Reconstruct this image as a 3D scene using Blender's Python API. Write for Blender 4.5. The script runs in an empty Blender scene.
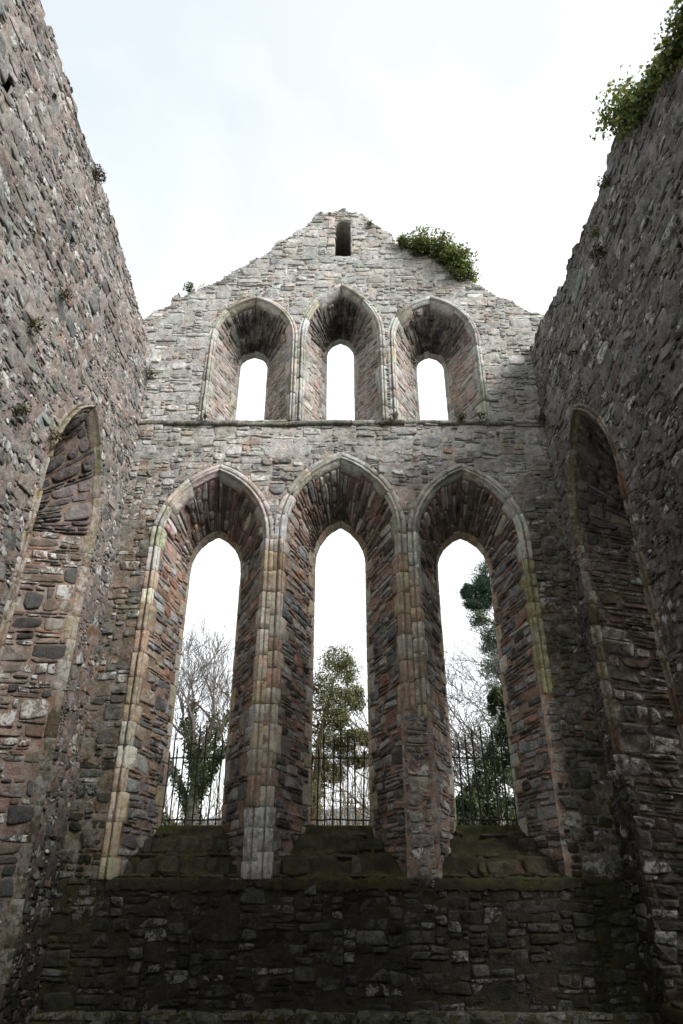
import bpy, math, random
import numpy as np
from mathutils import Vector

rng = np.random.default_rng(11)
random.seed(11)
scene = bpy.context.scene
COL = scene.collection
R = math.radians

# ------------------------------------------------------------------ materials
def new_mat(name):
    m = bpy.data.materials.new(name); m.use_nodes = True
    nt = m.node_tree
    b = nt.nodes['Principled BSDF']
    return m, nt, b

class NT:
    """tiny helper for wiring node trees"""
    def __init__(self, nt): self.nt = nt
    def n(self, t, **kw):
        x = self.nt.nodes.new(t)
        for k, v in kw.items(): setattr(x, k, v)
        return x
    def link(self, a, b): self.nt.links.new(a, b)
    def noise(self, co, scale, detail=4, rough=.55, dist=0):
        x = self.n('ShaderNodeTexNoise'); self.link(co, x.inputs['Vector'])
        x.inputs['Scale'].default_value = scale; x.inputs['Detail'].default_value = detail
        x.inputs['Roughness'].default_value = rough; x.inputs['Distortion'].default_value = dist
        return x.outputs['Fac']
    def rng(self, v, a, b, c, d, clamp=True):
        x = self.n('ShaderNodeMapRange', clamp=clamp); self.link(v, x.inputs[0])
        for i, q in enumerate((a, b, c, d)): x.inputs[i+1].default_value = q
        return x.outputs[0]
    def math(self, op, a, b=None):
        x = self.n('ShaderNodeMath', operation=op)
        for i, q in enumerate((a, b)):
            if q is None: continue
            if isinstance(q, (int, float)): x.inputs[i].default_value = q
            else: self.link(q, x.inputs[i])
        return x.outputs[0]
    def mix(self, fac, a, b, blend='MIX'):
        x = self.n('ShaderNodeMix', data_type='RGBA', blend_type=blend)
        for i, q in ((0, fac), (6, a), (7, b)):
            if isinstance(q, (int, float)): x.inputs[i].default_value = q
            elif isinstance(q, tuple): x.inputs[i].default_value = q if len(q) == 4 else (*q, 1)
            else: self.link(q, x.inputs[i])
        return x.outputs[2]

def masonry_material():
    m, nt, b = new_mat('weathered_stone'); T = NT(nt)
    co = T.n('ShaderNodeNewGeometry').outputs['Position']
    at = T.n('ShaderNodeAttribute', attribute_name='Col').outputs['Color']
    ms = T.n('ShaderNodeSeparateColor'); T.link(T.n('ShaderNodeAttribute', attribute_name='Msk').outputs['Color'], ms.inputs[0])
    lich, moss, stain_shade = ms.outputs[0], ms.outputs[1], ms.outputs[2]
    n_big = T.noise(co, 1.1, 4, .6); n_mid = T.noise(co, 9, 6, .65, .4); n_fine = T.noise(co, 42, 5, .7); n_grit = T.noise(co, 150, 2, .6)
    c = at
    c = T.mix(1.0, c, T.rng(n_big, .3, .7, .68, 1.32), 'MULTIPLY')
    c = T.mix(1.0, c, T.rng(n_mid, .3, .7, .62, 1.38, False), 'MULTIPLY')
    c = T.mix(1.0, c, T.rng(n_fine, .3, .7, .7, 1.3, False), 'MULTIPLY')
    # rusty and grey-green drifts of weathering
    c = T.mix(T.rng(T.noise(co, 2.3, 5, .7), .50, .68, 0, .6), c, T.mix(1.0, c, (1.22, .90, .70), 'MULTIPLY'))
    c = T.mix(T.rng(T.noise(co, 3.1, 5, .7), .50, .66, 0, .65), c, T.mix(1.0, c, (.84, 1.0, .86), 'MULTIPLY'))
    # dark algae stains, and shade painted low down and in corners
    c = T.mix(T.math('MULTIPLY', stain_shade, T.rng(T.noise(co, 4.5, 6, .7), .36, .52, .05, .97)), c, (.028, .026, .025))
    # pale crusty lichen
    lf = T.math('MULTIPLY', T.rng(T.noise(co, 8.5, 7, .72, .6), .49, .535, 0, 1), lich)
    c = T.mix(T.math('MINIMUM', lf, .85), c, (.64, .64, .62))
    lf2 = T.math('MULTIPLY', T.rng(T.noise(co, 26, 3, .6), .595, .65, 0, .8), T.rng(lich, .03, .5, .0, 1))
    c = T.mix(lf2, c, (.52, .52, .49))
    # thin pale crust of old mortar and lichen film
    cr = T.math('MULTIPLY', T.rng(T.noise(co, 3.4, 8, .74, .5), .49, .60, 0, .5), T.rng(lich, .0, .08, 0, 1))
    c = T.mix(cr, c, T.mix(.45, c, (.46, .45, .43)))
    # moss
    mf = T.math('MULTIPLY', T.rng(T.noise(co, 5.5, 7, .75), .40, .60, 0, 1), moss)
    c = T.mix(T.math('MINIMUM', mf, .9), c, T.mix(T.noise(co, 25, 3), (.035, .042, .008), (.095, .10, .02)))
    nz = T.n('ShaderNodeSeparateXYZ'); T.link(T.n('ShaderNodeNewGeometry').outputs['Normal'], nz.inputs[0])
    up = T.math('MULTIPLY', T.rng(nz.outputs[2], .5, .85, 0, .5), T.rng(n_mid, .42, .6, 0, 1))
    c = T.mix(up, c, (.07, .074, .02))
    hs = T.n('ShaderNodeHueSaturation'); hs.inputs['Saturation'].default_value = 1.12; T.link(c, hs.inputs['Color'])
    T.link(hs.outputs[0], b.inputs['Base Color'])
    b.inputs['Roughness'].default_value = .93
    b.inputs['Specular IOR Level'].default_value = .25
    h = T.math('ADD', T.math('MULTIPLY', n_fine, .6), T.math('ADD', T.math('MULTIPLY', n_grit, .22), n_mid))
    bp = T.n('ShaderNodeBump'); bp.inputs['Strength'].default_value = .85; bp.inputs['Distance'].default_value = .035
    T.link(h, bp.inputs['Height']); T.link(bp.outputs[0], b.inputs['Normal'])
    return m

def leaf_material():
    m, nt, b = new_mat('leaf'); T = NT(nt)
    at = T.n('ShaderNodeAttribute', attribute_name='Col').outputs['Color']
    T.link(at, b.inputs['Base Color']); b.inputs['Roughness'].default_value = .5
    b.inputs['Specular IOR Level'].default_value = .4
    tr = T.n('ShaderNodeBsdfTranslucent'); T.link(T.mix(1.0, at, (1.25, 1.3, .7), 'MULTIPLY'), tr.inputs[0])
    mx = T.n('ShaderNodeMixShader'); mx.inputs[0].default_value = .3
    T.link(b.outputs[0], mx.inputs[1]); T.link(tr.outputs[0], mx.inputs[2])
    T.link(mx.outputs[0], nt.nodes['Material Output'].inputs[0])
    return m

def bark_material():
    m, nt, b = new_mat('bark'); T = NT(nt)
    co = T.n('ShaderNodeNewGeometry').outputs['Position']
    at = T.n('ShaderNodeAttribute', attribute_name='Col').outputs['Color']
    T.link(T.mix(1.0, at, T.rng(T.noise(co, 14, 5, .7), .3, .7, .55, 1.45), 'MULTIPLY'), b.inputs['Base Color'])
    b.inputs['Roughness'].default_value = .9
    bp = T.n('ShaderNodeBump'); bp.inputs['Strength'].default_value = .6; bp.inputs['Distance'].default_value = .02
    T.link(T.noise(co, 30, 4), bp.inputs['Height']); T.link(bp.outputs[0], b.inputs['Normal'])
    return m

def iron_material():
    m, nt, b = new_mat('black_iron'); T = NT(nt)
    co = T.n('ShaderNodeNewGeometry').outputs['Position']
    T.link(T.mix(T.rng(T.noise(co, 25, 5, .7), .52, .7, 0, 1), (.018, .019, .021), (.07, .038, .024)), b.inputs['Base Color'])
    b.inputs['Roughness'].default_value = .6; b.inputs['Metallic'].default_value = .25
    return m

def earth_material(name, c1, c2, c3, s):
    m, nt, b = new_mat(name); T = NT(nt)
    co = T.n('ShaderNodeNewGeometry').outputs['Position']
    c = T.mix(T.rng(T.noise(co, s, 6, .65), .35, .65, 0, 1), c1, c2)
    c = T.mix(T.rng(T.noise(co, s*.21, 5, .6), .45, .65, 0, .8), c, c3)
    c = T.mix(1.0, c, T.rng(T.noise(co, s*9, 4, .7), .3, .7, .6, 1.4), 'MULTIPLY')
    T.link(c, b.inputs['Base Color']); b.inputs['Roughness'].default_value = .95
    bp = T.n('ShaderNodeBump'); bp.inputs['Strength'].default_value = .7; bp.inputs['Distance'].default_value = .05
    T.link(T.noise(co, s*8, 5, .7), bp.inputs['Height']); T.link(bp.outputs[0], b.inputs['Normal'])
    return m

STONE = masonry_material(); LEAF = leaf_material(); BARK = bark_material(); IRON = iron_material()
GRASS = earth_material('grass_turf', (.035, .05, .016), (.085, .095, .03), (.06, .05, .03), 1.5)
WOODS = earth_material('far_woods', (.10, .115, .12), (.14, .15, .145), (.09, .105, .095), .08)

# ------------------------------------------------------------------ mesh buffer
class Buf:
    def __init__(self): self.v = []; self.q = []; self.t = []; self.c = []; self.m = []; self.n = 0
    def add(self, v, quads=None, tris=None, col=(.3, .3, .3), msk=(0, 0, 0)):
        v = np.asarray(v, float).reshape(-1, 3); k = len(v)
        self.v.append(v)
        self.c.append(np.broadcast_to(np.asarray(col, float), (k, 3)))
        self.m.append(np.broadcast_to(np.asarray(msk, float), (k, 3)))
        if quads is not None and len(quads): self.q.append(np.asarray(quads, int).reshape(-1, 4) + self.n)
        if tris is not None and len(tris): self.t.append(np.asarray(tris, int).reshape(-1, 3) + self.n)
        self.n += k
    def build(self, name, mat, parent=None, smooth=True, flip=False):
        v = np.concatenate(self.v)
        q = np.concatenate(self.q) if self.q else np.zeros((0, 4), int)
        t = np.concatenate(self.t) if self.t else np.zeros((0, 3), int)
        if flip: q = q[:, ::-1]; t = t[:, ::-1]
        me = bpy.data.meshes.new(name)
        me.vertices.add(len(v)); me.vertices.foreach_set('co', v.astype(np.float32).ravel())
        me.loops.add(q.size + t.size)
        me.loops.foreach_set('vertex_index', np.concatenate([q.ravel(), t.ravel()]).astype(np.int32))
        me.polygons.add(len(q) + len(t))
        tot = np.concatenate([np.full(len(q), 4), np.full(len(t), 3)]).astype(np.int32)
        me.polygons.foreach_set('loop_start', (np.cumsum(tot) - tot).astype(np.int32))
        me.polygons.foreach_set('loop_total', tot)
        me.polygons.foreach_set('use_smooth', np.full(len(tot), smooth))
        for nm, arr in (('Col', self.c), ('Msk', self.m)):
            a = me.color_attributes.new(nm, 'FLOAT_COLOR', 'POINT')
            d = np.ones((len(v), 4), np.float32); d[:, :3] = np.concatenate(arr)
            a.data.foreach_set('color', d.ravel())
        me.update(calc_edges=True); me.validate()
        me.materials.append(mat)
        o = bpy.data.objects.new(name, me); COL.objects.link(o)
        if parent is not None:
            o.parent = parent
            w = Vector(parent.location); p = parent.parent
            while p is not None: w += Vector(p.location); p = p.parent
            o.location = -w if parent.type == 'EMPTY' or parent.location.length > 0 and parent.parent is None else (0, 0, 0)
        return o

def tag(o, label, cat, group=None, kind=None):
    if label: o['label'] = label
    if cat: o['category'] = cat
    if group: o['group'] = group
    if kind: o['kind'] = kind
    return o
def thing(name, loc, label, cat, group=None):
    o = bpy.data.objects.new(name, None); COL.objects.link(o); o.location = loc; o.empty_display_size = .2
    return tag(o, label, cat, group)

# smooth pseudo-noise from sums of sines
_d = rng.normal(size=(4, 9, 3)); _ph = rng.uniform(0, 6.28, (4, 9))
def sn(x, y, f=1.0, k=0):
    s = 0
    for i in range(9): s = s + np.sin(f*(_d[k, i, 0]*x + _d[k, i, 1]*y)*(1+.25*i) + _ph[k, i])
    return s/4.2

# ------------------------------------------------------------------ rubble
def pack(u0, v0, W, H, cw, ch, blocked, sampler, r, tall=99):
    nu, nv = int(W/cw), int(H/ch)
    uu = u0 + (np.arange(nu)+.5)*cw; vv = v0 + (np.arange(nv)+.5)*ch
    occ = blocked(*np.meshgrid(uu, vv)).copy()          # [nv,nu]
    out = []
    for j in range(nv):
        i = 0; row = occ[j]
        while i < nu:
            if row[i]: i += 1; continue
            w, h = sampler(uu[i], vv[j], r)
            wi = max(2, round(w/cw)); hi = max(1, round(h/ch))
            k = i
            while k < nu and k < i+wi and not row[k]: k += 1
            # swallow slivers
            e = k
            while e < nu and e < k+2 and not row[e]: e += 1
            if e < nu and row[e] and e-k < 2: k = e
            if tall < 9: hi = max(1, min(hi, int((k-i)*cw*tall/ch)))
            hh = 1
            while hh < hi and j+hh < nv and not occ[j+hh, i:k].any(): hh += 1
            occ[j:j+hh, i:k] = True
            out.append((u0+i*cw, v0+j*ch, u0+k*cw, v0+(j+hh)*ch))
            i = k
    return np.array(out)

def stones(buf, rects, mapfn, prot, colfn, gap=.018, K=14, nexp=(2.6, 6), rough=1.0, tilt=.25, warp=.018, flip=False, skewa=.12, rot=0.0):
    if len(rects) == 0: return
    N = len(rects)
    uc = (rects[:, 0]+rects[:, 2])/2; vc = (rects[:, 1]+rects[:, 3])/2
    g = gap*rng.uniform(.4, 1.8, N)
    a = np.maximum((rects[:, 2]-rects[:, 0]-g)/2, .012); b = np.maximum((rects[:, 3]-rects[:, 1]-g)/2, .01)
    th = np.linspace(0, 2*np.pi, K, endpoint=False)[None, :] + rng.normal(0, .05, (N, K))
    n = rng.uniform(*nexp, N)[:, None]
    c, s = np.cos(th), np.sin(th)
    X = np.sign(c)*np.abs(c)**(2/n); Y = np.sign(s)*np.abs(s)**(2/n)
    rad = 1 + rng.normal(0, .055*rough, (N, K)); X = X*rad; Y = Y*rad
    tx = rng.normal(0, skewa*rough, (N, 1)); ty = rng.normal(0, skewa*rough, (N, 1)); sk = rng.normal(0, skewa*rough, (N, 1))
    X, Y = X*(1+tx*Y) + sk*Y*np.minimum(1, b/a)[:, None], Y*(1+ty*X)
    X = np.clip(X, -1.1, 1.1); Y = np.clip(Y, -1.1, 1.1)
    p = prot(uc, vc, N)
    small = np.minimum(a, b)
    tl = rng.normal(0, tilt, (N, 2))*small[:, None]
    rings = [(1.02, -99, 0), (1.0, .25, .1), (.93, .8, .12), (.68, 1.0, .16), (.32, 1.05, .2)]
    ph_ = rng.normal(0, 1, N)*rot*np.clip(1.3*b/a, .15, 1); cph = np.cos(ph_)[:, None]; sph = np.sin(ph_)[:, None]
    vs = []
    for sc, hf, hn in rings:
        inset = np.where(sc < .98, 1, 0)
        # constant bevel width instead of pure scaling for the second ring
        sx = np.maximum(sc, 1-.022/a)[:, None] if sc == .93 else sc
        sy = np.maximum(sc, 1-.022/b)[:, None] if sc == .93 else sc
        lu = a[:, None]*X*sx; lv = b[:, None]*Y*sy
        u = uc[:, None]+lu*cph-lv*sph; v = vc[:, None]+lu*sph+lv*cph
        if hf == -99: h = np.full((N, K), -.04)
        else: h = p[:, None]*(hf + rng.normal(0, hn, (N, K))*rough) + (tl[:, :1]*X + tl[:, 1:]*Y)*sc*.5*min(1, hf+.2)
        vs.append((u, v, h))
    vs.append((uc[:, None], vc[:, None], (p*1.05)[:, None]))
    U = np.concatenate([q[0] for q in vs], 1); V = np.concatenate([q[1] for q in vs], 1); Hh = np.concatenate([q[2] for q in vs], 1)
    U2 = U + warp*sn(U, V, 2.6, 0); V2 = V + warp*sn(U, V, 2.6, 1)
    P = mapfn(U2.ravel(), V2.ravel(), Hh.ravel())
    M = U.shape[1]
    i = np.arange(K); j = (i+1) % K
    qs = np.concatenate([np.stack([r*K+i, r*K+j, (r+1)*K+j, (r+1)*K+i], 1) for r in range(4)])
    ts = np.stack([4*K+i, 4*K+j, np.full(K, 5*K)], 1)
    if flip: qs = qs[:, ::-1]; ts = ts[:, ::-1]
    off = (np.arange(N)*M)[:, None, None]
    col, msk = colfn(uc, vc, N)
    C = np.repeat(col, M, 0)*(1+rng.normal(0, .05, (N*M, 1)))
    buf.add(P, (qs[None]+off).reshape(-1, 4), (ts[None]+off).reshape(-1, 3), np.clip(C, .01, .8), np.repeat(msk, M, 0))

def grid(buf, us, vs, mapfn, mask, colfn, amp=.012, f=9, flip=False, lift=.0):
    """mortar sheet on a (u,v) grid; mask[nv-1,nu-1] cells kept"""
    Ug, Vg = np.meshgrid(us, vs)
    h = amp*(sn(Ug, Vg, f, 2) + .6*rng.normal(size=Ug.shape)) + lift
    P = mapfn(Ug.ravel(), Vg.ravel(), h.ravel())
    nu = len(us)
    jj, ii = np.nonzero(mask)
    q = np.stack([jj*nu+ii, jj*nu+ii+1, (jj+1)*nu+ii+1, (jj+1)*nu+ii], 1)
    if flip: q = q[:, ::-1]
    col, msk = colfn(Ug.ravel(), Vg.ravel(), Ug.size)
    buf.add(P, q, None, col, msk)

def rim(buf, us, vs, mapfn, mask, hole, depth, col, msk=(.1, .1, 0), flip=False):
    """closing faces through the wall's thickness along the outer boundary of the kept cells"""
    nv, nu = mask.shape
    pad = np.zeros((nv+2, nu+2), bool); pad[1:-1, 1:-1] = mask | hole
    jj, ii = np.nonzero(mask)
    for dj, di, (a0, a1) in ((1, 0, ((1, 0), (1, 1))), (-1, 0, ((0, 1), (0, 0))), (0, 1, ((1, 1), (0, 1))), (0, -1, ((0, 0), (1, 0)))):
        sel = ~pad[jj+1+dj, ii+1+di]
        j, i = jj[sel], ii[sel]
        if len(j) == 0: continue
        pu0, pv0 = us[i+a0[1]], vs[j+a0[0]]; pu1, pv1 = us[i+a1[1]], vs[j+a1[0]]
        z = np.zeros(len(j))
        A = mapfn(pu0, pv0, z-.0); B = mapfn(pu1, pv1, z-.0); C = mapfn(pu1, pv1, z-depth); D = mapfn(pu0, pv0, z-depth)
        v = np.stack([A, B, C, D], 1).reshape(-1, 3)
        q = np.arange(len(j)*4).reshape(-1, 4)
        if flip: q = q[:, ::-1]
        buf.add(v, q, None, col, msk)

def pick(pal, N, jit=.10):
    pal = np.array(pal); c = pal[rng.integers(0, len(pal), N)]
    return c*(1+rng.normal(0, jit, (N, 1)))*(1+rng.normal(0, .025, (N, 3)))

P_GABLE = [(.36, .357, .345), (.30, .30, .292), (.39, .375, .355), (.33, .30, .28), (.26, .242, .23), (.45, .45, .435), (.22, .224, .23), (.35, .335, .315), (.40, .40, .385)]
P_LOW = [(.26, .20, .17), (.22, .175, .155), (.165, .155, .15), (.115, .115, .122), (.18, .178, .18), (.27, .18, .145), (.30, .265, .235), (.085, .083, .086), (.145, .14, .14)]
P_JAMB = [(.29, .30, .31), (.24, .245, .255), (.32, .31, .30), (.30, .19, .15), (.25, .165, .135), (.15, .15, .155), (.10, .10, .107), (.20, .19, .19), (.33, .25, .20), (.26, .25, .245), (.085, .08, .082)]
P_SOFFIT = [(.15, .125, .123), (.22, .19, .18), (.33, .29, .28), (.11, .10, .10), (.40, .365, .345), (.24, .17, .155), (.36, .33, .32)]
P_DADO = [tuple(.38*q for q in c) for c in [(.060, .053, .048), (.046, .043, .040), (.075, .070, .066), (.105, .102, .10), (.055, .042, .036), (.038, .036, .035)]]  # darker dado stone, deepened to hold the shade at the wall foot
P_ASH = [(.48, .40, .315), (.44, .345, .265), (.54, .50, .45), (.47, .40, .28), (.41, .33, .26), (.52, .47, .40), (.43, .31, .24)]
P_ASHU = [(.43, .42, .40), (.39, .375, .35), (.46, .455, .44), (.39, .36, .33), (.42, .41, .37)]
P_LEFT = [(.205, .175, .165), (.165, .148, .142), (.14, .148, .152), (.24, .212, .20), (.105, .11, .117), (.185, .145, .138), (.26, .255, .25), (.155, .162, .158), (.09, .085, .085)]
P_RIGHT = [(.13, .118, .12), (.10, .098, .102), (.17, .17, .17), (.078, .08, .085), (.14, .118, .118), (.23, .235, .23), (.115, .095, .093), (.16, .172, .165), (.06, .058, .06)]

P_JAMB = [tuple(1.15*q for q in c) for c in P_JAMB]; P_SOFFIT = [tuple(1.18*q for q in c) for c in P_SOFFIT]

# ------------------------------------------------------------------ windows
def outline(cx, hw, z0, zs, za, w=0.0, nj=24, na=20):
    """left jamb foot -> springing -> apex -> springing -> right jamb foot, offset outwards by w"""
    r = za-zs; Rr = (r*r+hw*hw)/(2*hw)
    zl = np.linspace(z0, zs, nj)
    pl = np.stack([np.full(nj, cx-hw-w), zl], 1)
    cxl = cx-hw+Rr; Ro = Rr+w
    a1 = math.acos(min(1, (cxl-cx)/Ro))
    ang = np.linspace(0, a1, na+1)[1:]
    arc = np.stack([cxl-Ro*np.cos(ang), zs+Ro*np.sin(ang)], 1)
    L = np.concatenate([pl, arc])
    Rt = L[:-1][::-1].copy(); Rt[:, 0] = 2*cx-Rt[:, 0]
    return np.concatenate([L, Rt])

class Win:
    def __init__(s, cx, hw, z0, zs, za, lcx, lhw, lz0, lzs, lza, T=.88, ring=.17, rl=None, rr=None, outer=.27):
        s.__dict__.update(cx=cx, hw=hw, z0=z0, zs=zs, za=za, lcx=lcx, lhw=lhw, lz0=lz0, lzs=lzs, lza=lza, T=T, ring=ring, outer=outer)
        s.rl = z0 if rl is None else rl; s.rr = z0 if rr is None else rr
        s.F = outline(cx, hw, z0, zs, za); s.B = outline(lcx, lhw, z0, lzs, lza)
        s.O = outline(lcx, lhw+.16, z0, lzs, lza+.36)
        seg = (np.linalg.norm(np.diff(s.F, axis=0), axis=1)+np.linalg.norm(np.diff(s.B, axis=0), axis=1))/2
        s.S = np.concatenate([[0], np.cumsum(seg)]); s.L = s.S[-1]
        s.s_spring = s.S[23]; s.s_apex = s.S[43]
        # normals of the splay (u,z,depth), pointing into the opening
        mid = (s.F+s.B)/2
        tg = np.gradient(mid, axis=0); ts = np.concatenate([tg, np.zeros((len(tg), 1))], 1)
        tt = np.concatenate([s.B-s.F, np.full((len(tg), 1), T)], 1)
        n = np.cross(ts, tt); n /= np.linalg.norm(n, axis=1)[:, None]
        cen = np.array([cx, zs-.2]); dirc = np.concatenate([cen-mid, np.zeros((len(mid), 1))], 1)
        dirc[:24, 1] = 0; dirc[-24:, 1] = 0
        n *= np.sign((n*dirc).sum(1))[:, None]
        s.N = n
    def ip(s, A, q): return np.stack([np.interp(q, s.S, A[:, k]) for k in range(A.shape[1])], -1)
    def at(s, q, d, h):
        f = s.ip(s.F, q); b = s.ip(s.B, q); n = s.ip(s.N, q); t = (d/s.T)[..., None]
        p = f*(1-t)+b*t
        return p[..., 0]+n[..., 0]*h, p[..., 1]+n[..., 1]*h, d+n[..., 2]*h
    def inside(s, u, z, ringed=True, light=False):
        """is (u,z) within the opening (plus its dressed ring where one survives)"""
        if light: cx, hw, z0, zs, za, m = s.lcx, s.lhw, s.z0, s.lzs, s.lza, .34
        else:
            cx, hw, z0, zs, za = s.cx, s.hw, s.z0, s.zs, s.za
            m = 0
            if ringed is True: m = np.where(np.where(u < cx, z > s.rl, z > s.rr), s.ring-.01, .0)
            elif ringed is not False: m = np.where(np.where(u < cx, z > s.rl+(.32 if s.rl > s.z0+.5 else 0), z > s.rr+(.32 if s.rr > s.z0+.5 else 0)), ringed, -.045)
        r = za-zs; Rr = (r*r+hw*hw)/(2*hw)
        low = (np.abs(u-cx) < hw+m) & (z > z0) & (z <= zs)
        d1 = np.hypot(u-(cx-hw+Rr), z-zs); d2 = np.hypot(u-(cx+hw-Rr), z-zs)
        hi = (z > zs) & (d1 < Rr+m) & (d2 < Rr+m)
        return low | hi

def build_window(w, wmap, parent, flip, pal_jamb, pal_soffit, pal_ash, mortar, upper=False, sill='glacis', ashfn=None, msk_j=(.15, .05, 0), coarse=False):
    """splayed rubble reveal (part) with dressed ring, light surround and sill as its sub-parts"""
    def rmap(q, d, h):
        u, z, dd = w.at(q, d, h); return wmap(u, z, -dd)
    # quoin blocks: cut the ring into stones
    blocks = []
    for side, (sa, sb) in enumerate(((0, w.s_apex), (w.s_apex, w.L))):
        edges = [sa]
        while edges[-1] < sb-.45: edges.append(edges[-1]+rng.uniform(.2, .42))
        edges.append(sb)
        for k in range(len(edges)-1):
            z = float(np.interp((edges[k]+edges[k+1])/2, w.S, w.F[:, 1]))
            if z < (w.rl if side == 0 else w.rr): continue
            blocks.append((edges[k], edges[k+1], side, rng.uniform(.035, .06) if k % 2 else (rng.uniform(.05, .11) if coarse else rng.uniform(.07, .17))))
    q0 = np.array([b[0] for b in blocks]); q1 = np.array([b[1] for b in blocks]); qd = np.array([b[3] for b in blocks])
    # surround blocks by the light
    lb = []
    s = 0.0; k = 0
    while s < w.L-.1:
        e = min(w.L, s+rng.uniform(.16, .36))
        if s < w.s_apex-.02 and e > w.s_apex-.1: e = w.s_apex
        if w.L-e < .1: e = w.L
        lb.append((s, e, (rng.uniform(.05, .09) if k % 2 else rng.uniform(.1, .2)) if not w.s_spring < s < w.L-w.s_spring else rng.uniform(.09, .12))); s = e; k += 1
    lb = np.array(lb)
    def blocked(S_, D_):
        o = np.zeros(S_.shape, bool)
        for a, b_, d_ in zip(q0, q1, qd): o |= (S_ >= a) & (S_ < b_) & (D_ < d_)
        for a, b_, d_ in lb: o |= (S_ >= a) & (S_ < b_) & (D_ > w.T-d_)
        return o
    lo, hi = w.s_spring+.05, w.L-w.s_spring-.05
    def samp(a, b_, r):
        if lo < a < hi and not coarse: return (r.uniform(.04, .08) if r.random() < .55 else r.uniform(.08, .15)), r.uniform(.10, .42)
        return r.choice([.05, .07, .10, .13, .16, .22])*r.uniform(.85, 1.2), r.uniform(.07, .34)
    rects = pack(0, .0, w.L, w.T, .02, .03, blocked, samp, random)
    mid = (rects[:, 0]+rects[:, 2])/2
    arch = (mid > lo) & (mid < hi)
    def cj(u, v, N): 
        c = pick(pal_jamb, N, .14); m = np.zeros((N, 3)); m[:] = msk_j
        m[:, 0] = np.minimum(1, m[:, 0]*rng.uniform(0, 2.5, N)*(rng.random(N) < .55))
        if not upper: m[:, 2] = np.clip(.55+.5*sn(u, v*3, 1.3, 2), 0, .8)*np.clip(1-np.minimum(u, w.L-u)/(4.2 if coarse else 2.2), 0, 1); m[:, 1] += .1  # stain toward the jamb feet, deepened to paint their shade
        return c, m
    def cs(u, v, N):
        c = pick(pal_soffit, N, .2); m = np.zeros((N, 3)); m[:, 0] = .05
        if upper:
            f = np.clip(1.7-np.abs(u-w.s_apex)/(.5*(hi-lo)/2), 0, 1)*np.clip((v-.10)/.15, 0, 1)
            m[:, 2] = f
        else: m[:, 2] = np.clip(.6-np.abs(u-w.s_apex)/(.9*(hi-lo)/2), 0, .35)
        return c, m
    buf = Buf()
    keep = rng.random(len(rects)) > np.where(arch, .05, .06)
    stones(buf, rects[(~arch) & keep], rmap, lambda u, v, N: rng.uniform(.002, .013, N) if upper else rng.uniform(.004, .028, N), cj, gap=.022, warp=.012, nexp=(3, 9), rot=.06, flip=not flip)
    stones(buf, rects[arch & keep], rmap, lambda u, v, N: np.abs(rng.normal(.018, .016, N))+.004, cs, gap=.02, warp=.016, tilt=.3, flip=not flip, nexp=(2.5, 5))
    ss = np.linspace(0, w.L, int(w.L/.05)); ds = np.linspace(0, w.T, 20)
    def cm(u, v, N):
        c = np.broadcast_to(np.array(mortar), (N, 3))*(1+rng.normal(0, .06, (N, 1)))
        a = ((u > lo) & (u < hi))[:, None]
        m = np.zeros((N, 3)); m[:, 0] = .1; m[:, 1] = .14
        if not upper: m[:, 2] = np.clip(.5+.5*sn(u, v*3, 1.3, 2), 0, .75)*np.clip(1-np.minimum(u, w.L-u)/(4.2 if coarse else 2.2), 0, 1)  # mortar shares the shade painted at the jamb feet
        if upper: m[:, 2] = np.clip(1.7-np.abs(u-w.s_apex)/(.5*(hi-lo)/2), 0, 1)*np.clip((v-.10)/.15, 0, 1)
        return np.where(a, c*.8, c), m
    grid(buf, ss, ds, rmap, np.ones((len(ds)-1, len(ss)-1), bool), cm, amp=.006, flip=not flip, lift=-.003)
    # outer splay towards the outer face
    Oi = np.linspace(0, w.L, 90)
    b_ = w.ip(w.B, Oi); o_ = w.ip(w.O, Oi)
    v = np.concatenate([wmap(b_[:, 0], b_[:, 1], np.full(90, -w.T)), wmap(o_[:, 0], o_[:, 1], np.full(90, -w.T-w.outer))])
    i = np.arange(89); buf.add(v, np.stack([i, i+1, i+91, i+90], 1), None, pal_ash[0], (.2, .1, 0))
    win = buf.build('lancet_window', STONE, parent)
    # light surround, dressed
    buf = Buf()
    lr = np.stack([lb[:, 0], w.T-lb[:, 2], lb[:, 1], np.full(len(lb), w.T+.012)], 1)
    def ca(u, v, N):
        m = np.zeros((N, 3)); m[:, 0] = rng.uniform(0, .5, N); m[:, 1] = .12
        return pick(pal_ash, N, .1)*.95, m
    stones(buf, lr, rmap, lambda u, v, N: rng.uniform(.005, .010, N), ca, gap=.008, K=24, nexp=(10, 16), rough=.25, tilt=.02, warp=0, flip=not flip, skewa=.05)
    buf.build('light_surround', STONE, win)
    # moulded ring of voussoirs and jamb stones
    W_ = w.ring
    prof = [(W_, -.03), (W_, .015), (W_-.02, .022), (W_*.55+.022, .024), (W_*.55+.008, .018), (W_*.55, -.022), (W_*.55-.012, -.022), (W_*.55-.018, .02), (.062, .05), (.042, .060), (.026, .046), (.018, -.004), (.010, -.008), (.004, .006), (.0, .0)]
    outs = [outline(w.cx, w.hw, w.z0, w.zs, w.za, p[0]) for p in prof]
    buf = Buf()
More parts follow.
